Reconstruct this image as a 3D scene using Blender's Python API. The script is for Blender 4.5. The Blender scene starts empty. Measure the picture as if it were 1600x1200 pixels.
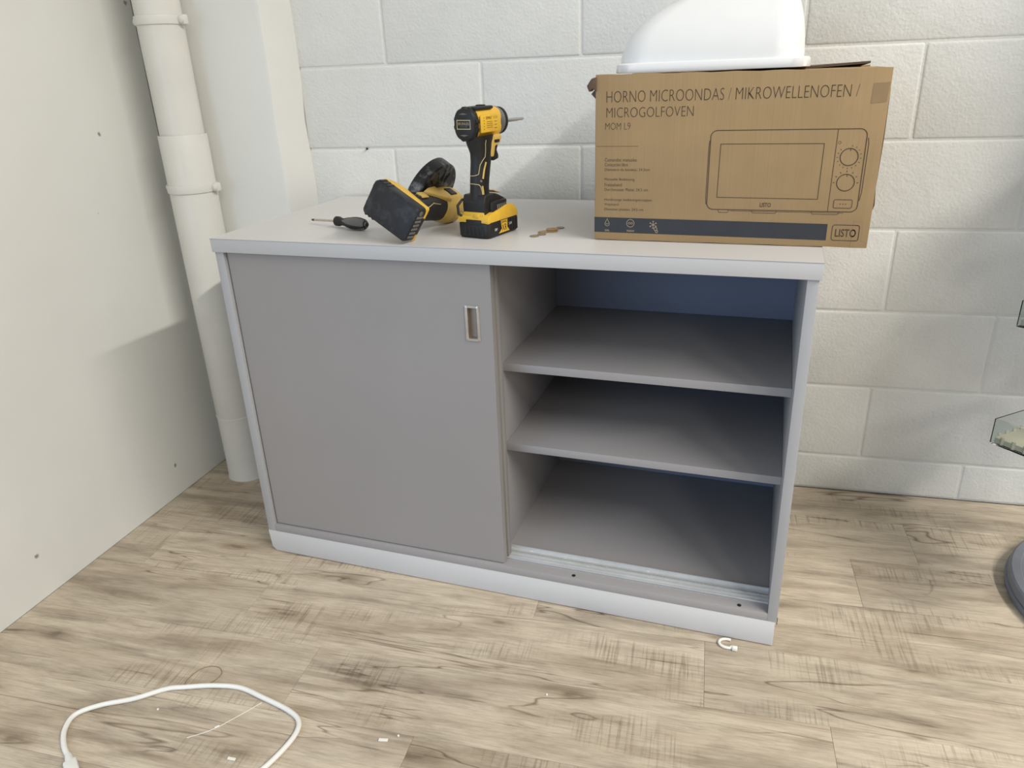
import bpy, bmesh, math, random
from mathutils import Vector, Matrix
random.seed(7)
SC = bpy.context.scene
COL = SC.collection

# ------------------------------------------------------------------ camera
cam_d = bpy.data.cameras.new('camera')
cam = bpy.data.objects.new('camera', cam_d); COL.objects.link(cam)
_r = Vector((0.94492, 0.32512, -0.03782)); _u = Vector((-0.09368, 0.37934, 0.92050)); _f = Vector((-0.31362, 0.86626, -0.38890))
cam.matrix_world = Matrix(((_r.x, _u.x, -_f.x, 1.12370), (_r.y, _u.y, -_f.y, -1.27931), (_r.z, _u.z, -_f.z, 1.09756), (0, 0, 0, 1)))
cam_d.sensor_width = 36.0; cam_d.lens = 26.246; cam_d.clip_start = .02
SC.camera = cam

# ------------------------------------------------------------------ light
SC.view_settings.view_transform = 'Standard'; SC.view_settings.look = 'None'
SC.view_settings.gamma = 1; SC.view_settings.use_curve_mapping = False
SC.view_settings.exposure = 0.1
world = bpy.data.worlds.new('world'); SC.world = world; world.use_nodes = True
wb = world.node_tree.nodes['Background']
wb.inputs[0].default_value = (1.0, .98, .935, 1); wb.inputs[1].default_value = 0.385

def area(name, loc, target, sx, sy, power, color, xaxis):
    d = bpy.data.lights.new(name, 'AREA'); d.shape = 'RECTANGLE'; d.size = sx; d.size_y = sy
    d.energy = power; d.color = color
    o = bpy.data.objects.new(name, d); COL.objects.link(o)
    z = (Vector(loc) - Vector(target)).normalized(); x = Vector(xaxis); x = (x - x.dot(z) * z).normalized(); y = z.cross(x)
    o.matrix_world = Matrix(((x.x, y.x, z.x, loc[0]), (x.y, y.y, z.y, loc[1]), (x.z, y.z, z.z, loc[2]), (0, 0, 0, 1)))
    return o
# a row of ceiling tubes running front to back on the right of the room, and daylight through the doorway in the left wall
area('ceiling_tube_light', (4.2, -1.60, 3.84), (4.15, -1.60, .4), 3.8, .16, 305, (1, .965, .905), (0, 1, 0))
area('ceiling_tube_light', (4.2, -6.0, 3.84), (4.15, -6.0, .4), 2.2, .16, 95, (1, .965, .905), (0, 1, 0))
area('daylight_opening', (-.25, -3.1, 1.05), (1.6, -1.3, .9), 2.2, 1.9, 38, (.44, .67, 1.0), (0, 1, 0))

# ------------------------------------------------------------------ materials
def lin(c):
    return tuple(((v / 255) / 12.92 if v / 255 <= .04045 else ((v / 255 + .055) / 1.055) ** 2.4) for v in c)
def mat(name, rgb, rough=.5, metal=0, noise=.06, nscale=30, bump=0, bscale=200, spec=.5, alpha=None, trans=0, detail=4, ior=1.45):
    m = bpy.data.materials.new(name); m.use_nodes = True; nt = m.node_tree; b = nt.nodes['Principled BSDF']
    c = lin(rgb)
    b.inputs['Roughness'].default_value = rough; b.inputs['Metallic'].default_value = metal
    b.inputs['Specular IOR Level'].default_value = spec; b.inputs['Transmission Weight'].default_value = trans; b.inputs['IOR'].default_value = ior
    tc = nt.nodes.new('ShaderNodeTexCoord'); n = nt.nodes.new('ShaderNodeTexNoise')
    n.inputs['Scale'].default_value = nscale; n.inputs['Detail'].default_value = detail
    nt.links.new(tc.outputs['Object'], n.inputs['Vector'])
    r = nt.nodes.new('ShaderNodeValToRGB'); nt.links.new(n.outputs[0], r.inputs[0])
    r.color_ramp.elements[0].position = .3; r.color_ramp.elements[1].position = .7
    r.color_ramp.elements[0].color = tuple(v * (1 - noise) for v in c) + (1,); r.color_ramp.elements[1].color = tuple(min(1, v * (1 + noise)) for v in c) + (1,)
    nt.links.new(r.outputs[0], b.inputs['Base Color'])
    if bump:
        n2 = nt.nodes.new('ShaderNodeTexNoise'); n2.inputs['Scale'].default_value = bscale; n2.inputs['Detail'].default_value = 5
        nt.links.new(tc.outputs['Object'], n2.inputs['Vector'])
        bp = nt.nodes.new('ShaderNodeBump'); bp.inputs['Strength'].default_value = bump; bp.inputs['Distance'].default_value = .004
        nt.links.new(n2.outputs[0], bp.inputs['Height']); nt.links.new(bp.outputs[0], b.inputs['Normal'])
    return m
def chain(nt, kind, **kw):
    n = nt.nodes.new(kind)
    for k, v in kw.items(): setattr(n, k, v)
    return n

def painted_block():
    m = mat('painted_block', (220, 220, 215), .55, noise=.025, nscale=9)
    nt = m.node_tree; b = nt.nodes['Principled BSDF']
    tc = nt.nodes.new('ShaderNodeNewGeometry')
    heights = []
    for sc, det in ((45, 3), (160, 6), (14, 2)):
        n = nt.nodes.new('ShaderNodeTexNoise'); n.inputs['Scale'].default_value = sc; n.inputs['Detail'].default_value = det
        nt.links.new(tc.outputs['Position'], n.inputs['Vector']); heights.append(n)
    v = nt.nodes.new('ShaderNodeTexVoronoi'); v.inputs['Scale'].default_value = 55; nt.links.new(tc.outputs['Position'], v.inputs['Vector'])
    pit = nt.nodes.new('ShaderNodeMapRange'); pit.inputs[1].default_value = .0; pit.inputs[2].default_value = .22; nt.links.new(v.outputs['Distance'], pit.inputs[0])
    a = chain(nt, 'ShaderNodeMath', operation='MULTIPLY_ADD'); nt.links.new(heights[0].outputs[0], a.inputs[0]); a.inputs[1].default_value = .9; nt.links.new(heights[1].outputs[0], a.inputs[2])
    a2 = chain(nt, 'ShaderNodeMath', operation='MULTIPLY_ADD'); nt.links.new(pit.outputs[0], a2.inputs[0]); a2.inputs[1].default_value = .35; nt.links.new(a.outputs[0], a2.inputs[2])
    a3 = chain(nt, 'ShaderNodeMath', operation='MULTIPLY_ADD'); nt.links.new(heights[2].outputs[0], a3.inputs[0]); a3.inputs[1].default_value = 1.2; nt.links.new(a2.outputs[0], a3.inputs[2])
    bp = nt.nodes.new('ShaderNodeBump'); bp.inputs['Strength'].default_value = .25; bp.inputs['Distance'].default_value = .006
    nt.links.new(a3.outputs[0], bp.inputs['Height']); nt.links.new(bp.outputs[0], b.inputs['Normal'])
    return m
def plaster():
    m = mat('painted_plaster', (220, 220, 215), .5, noise=.03, nscale=3, bump=.12, bscale=30)
    nt = m.node_tree; b = nt.nodes['Principled BSDF']
    base = b.inputs['Base Color'].links[0].from_socket
    tc = nt.nodes.new('ShaderNodeNewGeometry')
    v = nt.nodes.new('ShaderNodeTexVoronoi'); v.inputs['Scale'].default_value = 7.5
    nz = nt.nodes.new('ShaderNodeTexNoise'); nz.inputs['Scale'].default_value = 60; nt.links.new(tc.outputs['Position'], nz.inputs['Vector'])
    mx = chain(nt, 'ShaderNodeVectorMath', operation='MULTIPLY_ADD'); nt.links.new(nz.outputs['Color'], mx.inputs[0]); mx.inputs[1].default_value = (.012,) * 3; nt.links.new(tc.outputs['Position'], mx.inputs[2])
    nt.links.new(mx.outputs[0], v.inputs['Vector'])
    mr = nt.nodes.new('ShaderNodeMapRange'); mr.inputs[1].default_value = .022; mr.inputs[2].default_value = .05; nt.links.new(v.outputs['Distance'], mr.inputs[0])
    mix = chain(nt, 'ShaderNodeMix', data_type='RGBA'); nt.links.new(mr.outputs[0], mix.inputs[0]); mix.inputs[6].default_value = lin((140, 136, 128)) + (1,); nt.links.new(base, mix.inputs[7])
    nt.links.new(mix.outputs[2], b.inputs['Base Color'])
    return m
def oak():
    m = bpy.data.materials.new('weathered_oak_vinyl'); m.use_nodes = True; nt = m.node_tree; b = nt.nodes['Principled BSDF']
    L = nt.links
    tc = nt.nodes.new('ShaderNodeTexCoord'); oi = nt.nodes.new('ShaderNodeObjectInfo')
    off = chain(nt, 'ShaderNodeVectorMath', operation='SCALE'); off.inputs[0].default_value = (17.3, 9.1, 0); L.new(oi.outputs['Random'], off.inputs['Scale'])
    add = chain(nt, 'ShaderNodeVectorMath', operation='ADD'); L.new(tc.outputs['Object'], add.inputs[0]); L.new(off.outputs[0], add.inputs[1])
    def noise(sx, sy, det, dist=0, rough=.55):
        mp = nt.nodes.new('ShaderNodeMapping'); mp.inputs['Scale'].default_value = (sx, sy, 1); L.new(add.outputs[0], mp.inputs[0])
        n = nt.nodes.new('ShaderNodeTexNoise'); n.inputs['Scale'].default_value = 1; n.inputs['Detail'].default_value = det; n.inputs['Distortion'].default_value = dist; n.inputs['Roughness'].default_value = rough
        L.new(mp.outputs[0], n.inputs['Vector']); return n
    def ramp(src, *st):
        r = nt.nodes.new('ShaderNodeValToRGB'); L.new(src, r.inputs[0]); e = r.color_ramp.elements
        while len(e) < len(st): e.new(.5)
        for el, (p_, c_) in zip(e, st): el.position = p_; el.color = c_ if len(c_) == 4 else tuple(c_) + (1,)
        return r
    def mul(a, c, fac):
        x = chain(nt, 'ShaderNodeMix', data_type='RGBA', blend_type='MULTIPLY'); x.inputs[0].default_value = fac; L.new(a, x.inputs[6]); L.new(c, x.inputs[7]); return x.outputs[2]
    W3 = (1, 1, 1)
    base = ramp(noise(1.7, 13, 4, 1.2).outputs[0], (.28, lin((176, 160, 138))), (.48, lin((200, 186, 165))), (.72, lin((212, 199, 177))))
    grey = ramp(noise(2.2, 20, 5, .8).outputs[0], (.34, (.66, .65, .64)), (.5, W3))
    fine = ramp(noise(14, 230, 5, .3, .7).outputs[0], (.30, (.70, .68, .66)), (.56, W3))
    streak = ramp(noise(1.8, 60, 6, 1.6, .65).outputs[0], (.30, (.46, .43, .40)), (.40, W3))
    saw = ramp(noise(190, 7, 3, .5).outputs[0], (.34, (.68, .66, .63)), (.50, W3))
    sawmask = ramp(noise(3.2, 7, 1).outputs[0], (.53, (0, 0, 0)), (.64, W3))
    col = mul(base.outputs[0], grey.outputs[0], .85); col = mul(col, fine.outputs[0], .8); col = mul(col, streak.outputs[0], .8)
    sx = chain(nt, 'ShaderNodeMix', data_type='RGBA', blend_type='MULTIPLY'); L.new(sawmask.outputs[0], sx.inputs[0]); L.new(col, sx.inputs[6]); L.new(saw.outputs[0], sx.inputs[7]); col = sx.outputs[2]
    cn = noise(1.1, 8, 3, .9); cs = chain(nt, 'ShaderNodeMath', operation='SUBTRACT'); L.new(cn.outputs[0], cs.inputs[0]); cs.inputs[1].default_value = .5
    ca = chain(nt, 'ShaderNodeMath', operation='ABSOLUTE'); L.new(cs.outputs[0], ca.inputs[0])
    cr = ramp(ca.outputs[0], (.0, (.40, .37, .33)), (.0035, (.66, .63, .60)), (.009, W3))
    cm = ramp(noise(2.0, 5, 2).outputs[0], (.46, (0, 0, 0)), (.56, W3))
    cx = chain(nt, 'ShaderNodeMix', data_type='RGBA', blend_type='MULTIPLY'); L.new(cm.outputs[0], cx.inputs[0]); L.new(col, cx.inputs[6]); L.new(cr.outputs[0], cx.inputs[7]); col = cx.outputs[2]
    blotch = ramp(noise(9, 26, 5, .4, .7).outputs[0], (.36, (.78, .765, .75)), (.56, W3)); col = mul(col, blotch.outputs[0], .8)
    # knots
    mp = nt.nodes.new('ShaderNodeMapping'); mp.inputs['Scale'].default_value = (2.6, 7.5, 0); L.new(add.outputs[0], mp.inputs[0])
    wn = noise(22, 40, 3); wv = chain(nt, 'ShaderNodeVectorMath', operation='MULTIPLY_ADD'); L.new(wn.outputs['Color'], wv.inputs[0]); wv.inputs[1].default_value = (.16, .16, 0); L.new(mp.outputs[0], wv.inputs[2])
    v = nt.nodes.new('ShaderNodeTexVoronoi'); v.inputs['Scale'].default_value = 1; v.voronoi_dimensions = '2D'; L.new(wv.outputs[0], v.inputs['Vector'])
    sc_ = nt.nodes.new('ShaderNodeSeparateColor'); L.new(v.outputs['Color'], sc_.inputs[0])
    gt = chain(nt, 'ShaderNodeMath', operation='GREATER_THAN'); L.new(sc_.outputs[0], gt.inputs[0]); gt.inputs[1].default_value = .42
    dd_ = chain(nt, 'ShaderNodeMath', operation='ADD'); L.new(v.outputs['Distance'], dd_.inputs[0]); L.new(gt.outputs[0], dd_.inputs[1])
    kr = ramp(dd_.outputs[0], (.02, (.42, .39, .35)), (.06, (.70, .67, .63)), (.20, W3))
    col = mul(col, kr.outputs[0], .9)
    hs = nt.nodes.new('ShaderNodeHueSaturation'); L.new(col, hs.inputs['Color']); mr = nt.nodes.new('ShaderNodeMapRange'); L.new(oi.outputs['Random'], mr.inputs[0]); mr.inputs[3].default_value = .93; mr.inputs[4].default_value = 1.06; L.new(mr.outputs[0], hs.inputs['Value'])
    L.new(hs.outputs[0], b.inputs['Base Color'])
    b.inputs['Roughness'].default_value = .5
    bp = nt.nodes.new('ShaderNodeBump'); bp.inputs['Strength'].default_value = .25; bp.inputs['Distance'].default_value = .001
    L.new(fine.outputs[0], bp.inputs['Height']); L.new(bp.outputs[0], b.inputs['Normal'])
    return m
def cardboard():
    m = mat('cardboard', (161, 135, 97), .8, noise=.05, nscale=14)
    nt = m.node_tree; b = nt.nodes['Principled BSDF']; L = nt.links
    base = b.inputs['Base Color'].links[0].from_socket
    tc = nt.nodes.new('ShaderNodeTexCoord'); mp = nt.nodes.new('ShaderNodeMapping'); mp.inputs['Scale'].default_value = (330, 330, 2); L.new(tc.outputs['Object'], mp.inputs[0])
    n = nt.nodes.new('ShaderNodeTexNoise'); n.inputs['Scale'].default_value = 1; n.inputs['Detail'].default_value = 2; L.new(mp.outputs[0], n.inputs['Vector'])
    r = nt.nodes.new('ShaderNodeValToRGB'); L.new(n.outputs[0], r.inputs[0]); r.color_ramp.elements[0].position = .3; r.color_ramp.elements[0].color = (.93, .92, .91, 1); r.color_ramp.elements[1].position = .65; r.color_ramp.elements[1].color = (1, 1, 1, 1)
    x = chain(nt, 'ShaderNodeMix', data_type='RGBA', blend_type='MULTIPLY'); x.inputs[0].default_value = .7; L.new(base, x.inputs[6]); L.new(r.outputs[0], x.inputs[7]); L.new(x.outputs[2], b.inputs['Base Color'])
    bp = nt.nodes.new('ShaderNodeBump'); bp.inputs['Strength'].default_value = .25; bp.inputs['Distance'].default_value = .001; L.new(n.outputs[0], bp.inputs['Height']); L.new(bp.outputs[0], b.inputs['Normal'])
    return m
def worn(name, rgb, dust, amount, rough=.5, sc=38):
    """plastic with rubbed-in dust of its own"""
    m = mat(name, rgb, rough, noise=.08, nscale=60); nt = m.node_tree; b = nt.nodes['Principled BSDF']; L = nt.links
    base = b.inputs['Base Color'].links[0].from_socket
    tc = nt.nodes.new('ShaderNodeTexCoord'); n = nt.nodes.new('ShaderNodeTexNoise'); n.inputs['Scale'].default_value = sc; n.inputs['Detail'].default_value = 7; n.inputs['Roughness'].default_value = .7; L.new(tc.outputs['Object'], n.inputs['Vector'])
    mr = nt.nodes.new('ShaderNodeMapRange'); mr.inputs[1].default_value = .5; mr.inputs[2].default_value = .75; mr.inputs[4].default_value = amount; L.new(n.outputs[0], mr.inputs[0])
    mix = chain(nt, 'ShaderNodeMix', data_type='RGBA'); L.new(mr.outputs[0], mix.inputs[0]); L.new(base, mix.inputs[6]); mix.inputs[7].default_value = lin(dust) + (1,); L.new(mix.outputs[2], b.inputs['Base Color'])
    return m

M_BLOCK = painted_block(); M_PLASTER = plaster(); M_OAK = oak(); M_CARD = cardboard()
M_PIPE = mat('pipe_paint', (217, 215, 207), .35, noise=.03, nscale=12, bump=.08, bscale=40)
M_TOP = mat('light_grey_laminate', (208, 206, 204), .42, noise=.012, nscale=8)
M_EDGE = mat('light_grey_edge', (188, 188, 188), .5, noise=.012, nscale=8)
M_PLINTH = mat('light_grey_plinth', (206, 206, 206), .5, noise=.012, nscale=8)
M_CARC = mat('mid_grey_laminate', (168, 168, 169), .5, noise=.015, nscale=10)
M_DOOR = mat('door_grey_laminate', (149, 145, 143), .5, noise=.02, nscale=5)
M_IN = mat('inner_grey_laminate', (158, 155, 155), .55, noise=.02, nscale=6)
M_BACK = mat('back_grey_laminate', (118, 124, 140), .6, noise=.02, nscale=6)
M_SEAM = mat('edge_glue_line', (150, 148, 142), .7)
M_UNDER = mat('floor_joint', (112, 98, 78), .8)
M_ALU = mat('aluminium_track', (208, 210, 210), .38, metal=.25, noise=.06, nscale=20)
M_STEEL = mat('brushed_nickel', (196, 188, 178), .3, metal=.9, noise=.08, nscale=60)
M_CUP = mat('recess_metal', (150, 138, 124), .45, metal=.6, noise=.1, nscale=40)
M_DARK = mat('dark_screw', (60, 56, 52), .5, metal=.5)
M_INK = mat('brown_black_ink', (74, 58, 44), .75)
M_INK2 = mat('brown_ink', (112, 90, 64), .75)
M_NAVY = mat('dark_blue_print', (52, 54, 58), .7, noise=.08)
M_PALE = mat('bare_card_print', (178, 160, 132), .75)
M_CARDIN_SHADE = mat('cardboard_inner_and_shade', (96, 80, 64), .85)  # inner card; on the side flap this dark tone stands in for shade
M_TAPE = mat('brown_tape', (152, 126, 94), .35, noise=.05, nscale=40)
M_WHITE = mat('white_plastic', (234, 234, 231), .28, noise=.01)
M_YEL = mat('yellow_plastic', (222, 178, 58), .42, noise=.05, nscale=60)
M_YELD = worn('dusty_yellow_plastic', (206, 172, 84), (188, 176, 150), .7)
M_YELT = mat('tan_yellow_plastic', (205, 172, 92), .45, noise=.06, nscale=60)
M_BLK = mat('black_plastic', (30, 29, 28), .5, noise=.15, nscale=80, bump=.1, bscale=300)
M_BLKD = worn('dusty_black_plastic', (30, 31, 34), (110, 110, 112), .28, .5, 30)
M_GUARD = worn('scuffed_black_guard', (34, 34, 36), (150, 150, 150), .85, .38, 55)
M_GREY = mat('grey_rubber', (104, 101, 97), .6)
M_GREYM = mat('grey_cast_metal', (128, 127, 124), .4, metal=.6)
M_GOLD = mat('cream_trim', (190, 176, 130), .5)
M_CHROME = mat('bright_steel', (200, 198, 196), .22, metal=1, noise=.05)
M_COPPER = mat('tarnished_copper', (172, 140, 98), .5, metal=.25, noise=.12, nscale=200)
M_COING = mat('dull_coin', (150, 134, 110), .45, metal=.5, noise=.12, nscale=200)
M_CABLE = mat('white_cable', (232, 231, 225), .45, noise=.02)
M_WIRE = mat('tan_wire', (150, 128, 96), .5)
M_CHIP = mat('white_chip', (235, 232, 222), .6)
M_BASE = mat('grey_base_plastic', (112, 116, 124), .4, noise=.05)
M_CREAM = mat('cream_liner', (196, 190, 172), .6, noise=.05)
M_ACRY = mat('clear_acrylic', (236, 242, 240), .03, noise=0, trans=1, ior=1.2)
M_PAPER = mat('white_sticker', (225, 227, 232), .6)

# ------------------------------------------------------------------ mesh helpers
class MB:
    def __init__(s, xf=None): s.bm = bmesh.new(); s.xf = xf
    def _new(s, b, bev, seg=2):
        if bev:
            bmesh.ops.bevel(b, geom=list(b.edges), offset=bev, segments=seg, profile=.5, affect='EDGES', clamp_overlap=True)
        me = bpy.data.meshes.new('t'); b.to_mesh(me); b.free(); s.bm.from_mesh(me); bpy.data.meshes.remove(me); return s
    def box(s, x0, x1, y0, y1, z0, z1, bev=0, M=None, seg=2):
        b = bmesh.new(); bmesh.ops.create_cube(b, size=1)
        for v in b.verts: v.co = Vector((x0 + (v.co.x + .5) * (x1 - x0), y0 + (v.co.y + .5) * (y1 - y0), z0 + (v.co.z + .5) * (z1 - z0)))
        if bev: bmesh.ops.bevel(b, geom=list(b.edges), offset=bev, segments=seg, profile=.5, affect='EDGES', clamp_overlap=True)
        if M: b.transform(M)
        return s._new(b, 0)
    def prism(s, pts, lo, hi, axis='y', bev=0, M=None, seg=2):
        b = bmesh.new()
        def P(a, c, d): return (a, d, c) if axis == 'y' else ((d, a, c) if axis == 'x' else (a, c, d))
        A = [b.verts.new(P(a, c, lo)) for a, c in pts]; B = [b.verts.new(P(a, c, hi)) for a, c in pts]; n = len(pts)
        b.faces.new(A); b.faces.new(B[::-1])
        for i in range(n): b.faces.new((A[i], B[i], B[(i + 1) % n], A[(i + 1) % n]))
        bmesh.ops.recalc_face_normals(b, faces=b.faces)
        if bev: bmesh.ops.bevel(b, geom=list(b.edges), offset=bev, segments=seg, profile=.5, affect='EDGES', clamp_overlap=True)
        if M: b.transform(M)
        return s._new(b, 0)
    def loft(s, rings, cap=True, M=None):
        b = bmesh.new(); R = [[b.verts.new(p) for p in ring] for ring in rings]; n = len(R[0])
        for A, B in zip(R, R[1:]):
            for i in range(n): b.faces.new((A[i], A[(i + 1) % n], B[(i + 1) % n], B[i]))
        if cap: b.faces.new(R[0]); b.faces.new(R[-1])
        bmesh.ops.recalc_face_normals(b, faces=b.faces)
        if M: b.transform(M)
        return s._new(b, 0)
    def lathe(s, prof, o=(0, 0, 0), d=(0, 0, 1), n=32, M=None, a0=0, a1=None, cap=True):
        d = Vector(d).normalized(); o = Vector(o); ref = Vector((0, 0, 1)) if abs(d.z) < .9 else Vector((1, 0, 0))
        x = ref.cross(d).normalized(); y = d.cross(x)
        return s.loft([[o + d * t + (x * math.cos(2 * math.pi * i / n) + y * math.sin(2 * math.pi * i / n)) * r for i in range(n)] for t, r in prof], cap, M)
    def tube(s, pts, r, n=10, M=None, closed=False):
        pts = [Vector(p) for p in pts]; rings = []; prev = None
        for i, p_ in enumerate(pts):
            t = (pts[min(i + 1, len(pts) - 1)] - pts[max(i - 1, 0)]).normalized()
            ref = prev if prev else (Vector((0, 0, 1)) if abs(t.z) < .9 else Vector((1, 0, 0)))
            x = (ref - ref.dot(t) * t).normalized(); prev = x; y = t.cross(x)
            rings.append([p_ + (x * math.cos(2 * math.pi * k / n) + y * math.sin(2 * math.pi * k / n)) * r for k in range(n)])
        return s.loft(rings, True, M)
    def build(s, name, m, parent=None, smooth=35, xf=None):
        me = bpy.data.meshes.new(name)
        x = xf or s.xf
        if x: s.bm.transform(x)
        s.bm.to_mesh(me); s.bm.free()
        me.materials.append(m); me.shade_smooth()
        try: me.set_sharp_from_angle(angle=math.radians(smooth))
        except Exception: pass
        o = bpy.data.objects.new(name, me); COL.objects.link(o)
        if parent: o.parent = parent
        return o
def tag(o, label=None, cat=None, group=None, kind=None):
    if label: o['label'] = label
    if cat: o['category'] = cat
    if group: o['group'] = group
    if kind: o['kind'] = kind
    return o
def empty(name, loc=(0, 0, 0), rz=0):
    o = bpy.data.objects.new(name, None); COL.objects.link(o); o.location = loc; o.rotation_euler = (0, 0, rz); o.empty_display_size = .05; return o
def smooth_path(pts, k=8):
    P = [Vector(q) for q in pts]; out = []
    for i in range(len(P) - 1):
        a, b, c, d = P[max(i - 1, 0)], P[i], P[i + 1], P[min(i + 2, len(P) - 1)]
        for j in range(k):
            t = j / k; out.append(.5 * ((2 * b) + (c - a) * t + (2 * a - 5 * b + 4 * c - d) * t * t + (3 * b - a - 3 * c + d) * t ** 3))
    out.append(P[-1]); return out
def lettering(body, x0, x1, z0, z1, m, parent, frame, name='lettering', thin=0):
    """flat print: text stretched to the rectangle x0..x1, z0..z1 of a plane given by frame (Matrix)"""
    cu = bpy.data.curves.new('t', 'FONT'); cu.body = body; cu.size = 1; cu.offset = thin; cu.resolution_u = 3
    ob = bpy.data.objects.new('t', cu); COL.objects.link(ob)
    me = bpy.data.meshes.new_from_object(ob.evaluated_get(bpy.context.evaluated_depsgraph_get()))
    bpy.data.objects.remove(ob); bpy.data.curves.remove(cu)
    xs = [v.co.x for v in me.vertices]; ys = [v.co.y for v in me.vertices]
    ax, bx, ay, by = min(xs), max(xs), min(ys), max(ys)
    for v in me.vertices: v.co = frame @ Vector((x0 + (v.co.x - ax) / (bx - ax) * (x1 - x0), z0 + (v.co.y - ay) / (by - ay) * (z1 - z0), 0))
    me.materials.clear(); me.materials.append(m); me.name = name
    o = bpy.data.objects.new(name, me); COL.objects.link(o); o.parent = parent; return o
def stroke(pts, w, closed=False):
    """list of quads (as point lists) drawing a flat line of width w through 2-D pts"""
    P = [Vector(q) for q in pts]; n = len(P); L = []; R = []
    for i in range(n):
        a = P[(i - 1) % n] if (closed or i > 0) else P[i]; c = P[(i + 1) % n] if (closed or i < n - 1) else P[i]
        d1 = (P[i] - a); d2 = (c - P[i])
        d1 = d1.normalized() if d1.length > 1e-9 else d2.normalized(); d2 = d2.normalized() if d2.length > 1e-9 else d1
        t = (d1 + d2).normalized(); nn = Vector((-t.y, t.x)); k = w / 2 / max(.35, nn.dot(Vector((-d1.y, d1.x))))
        L.append(P[i] + nn * k); R.append(P[i] - nn * k)
    return [[L[i], L[(i + 1) % n], R[(i + 1) % n], R[i]] for i in range(n if closed else n - 1)]
def print_mesh(name, polys, m, parent, frame):
    b = bmesh.new()
    for q in polys: b.faces.new([b.verts.new(frame @ Vector((v[0], v[1], 0))) for v in q])
    me = bpy.data.meshes.new(name); b.to_mesh(me); b.free(); me.materials.append(m)
    o = bpy.data.objects.new(name, me); COL.objects.link(o); o.parent = parent; return o
def circ(cx, cy, r, n=28, a0=0, a1=360): return [(cx + r * math.cos(math.radians(a0 + (a1 - a0) * i / n)), cy + r * math.sin(math.radians(a0 + (a1 - a0) * i / n))) for i in range(n if a1 - a0 == 360 else n + 1)]
def rrect(x0, z0, x1, z1, r, n=5):
    o = []
    for cx, cz, a in ((x1 - r, z1 - r, 0), (x0 + r, z1 - r, 90), (x0 + r, z0 + r, 180), (x1 - r, z0 + r, 270)):
        o += [(cx + r * math.cos(math.radians(a + 90 * i / n)), cz + r * math.sin(math.radians(a + 90 * i / n))) for i in range(n + 1)]
    return o

# ------------------------------------------------------------------ the room
WY = .0890                                  # the back wall is turned 5.1 degrees from the cabinet front
cw, sw = math.cos(WY), math.sin(WY)
WALL0 = Vector((0, .5552, 0))
wallM = Matrix.Translation(WALL0) @ Matrix.Rotation(WY, 4, 'Z')        # s along, y into the wall, z up
LX, LA = -.4236, .0539                       # left wall base line
def left_x(y): return LX - y * math.tan(LA)

# floor: a dark underlay with planks on it
fl = MB().box(-.7, 6.0, -8.0, 1.0, -.06, -.0045).build('floor', M_UNDER); tag(fl, kind='structure')
PW, PL = .174, .995
rows = {-1: .283, 0: .065, 1: .700, 2: .395, 3: .545, -2: .5565, -3: .12, -4: .81, -5: .36, -6: .64, -7: .9, -8: .2}
vmax = .5552 * cw - .0008
wv = lambda u, v: Vector((u * cw - v * sw, u * sw + v * cw, 0))
def u_left(v):
    # u where the row meets the left wall
    lo, hi = -1.5, .5
    for _ in range(30):
        mid = (lo + hi) / 2; P = wv(mid, v)
        if P.x < left_x(P.y) + .0008: lo = mid
        else: hi = mid
    return hi
for k in sorted(rows):
    v0 = -.292 + (k) * PW; v1 = min(v0 + PW, vmax)
    if k == 3: v1 = min(v0 + PW, vmax)
    if v1 - v0 < .02: continue
    j = rows[k]; 
    while j > -1: j -= PL
    while j < 3.3:
        ua, ub = j, j + PL; j += PL
        la, lb = u_left(v0), u_left(v1)
        if ub < min(la, lb) + .03: continue
        if ub > 3.3: ub = 3.3
        if ub - ua < .05: continue
        g = .00022
        a0 = max(ua, la); a1 = max(ua, lb)
        z0, z1 = -.0045, 0
        b = bmesh.new(); q = [(a0 + g, v0 + g), (ub - g, v0 + g), (ub - g, v1 - g), (a1 + g, v1 - g)]
        bo = [b.verts.new((x - ua, y - v0, z0)) for x, y in q]; to = [b.verts.new((x - ua, y - v0, z1)) for x, y in q]
        b.faces.new(bo[::-1]); b.faces.new(to)
        for i in range(4): b.faces.new((bo[i], bo[(i + 1) % 4], to[(i + 1) % 4], to[i]))
        top = [e for e in b.edges if all(v.co.z > -.001 for v in e.verts)]
        bmesh.ops.bevel(b, geom=top, offset=.0003, segments=1, affect='EDGES')
        me = bpy.data.meshes.new('plank'); b.to_mesh(me); b.free(); me.materials.append(M_OAK)
        o = bpy.data.objects.new('plank', me); COL.objects.link(o); o.parent = fl
        P = wv(ua, v0); o.location = (P.x, P.y, 0); o.rotation_euler = (0, 0, WY)
# one last cut row against the wall
for k, jj in ((4, .9),):
    v0 = -.292 + k * PW
    j = jj - 2 * PL
    while v0 < vmax - .02 and j < 3.3:
        ua, ub = j, min(j + PL, 3.3); j += PL; la = u_left(v0)
        if ub < la + .03: continue
        o = MB().box(max(ua, la) - ua + .0007, ub - ua - .0007, .0007, vmax - v0, -.0045, 0, .0005, seg=1).build('plank', M_OAK, fl)
        P = wv(ua, v0); o.location = (P.x, P.y, 0); o.rotation_euler = (0, 0, WY)

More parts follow.
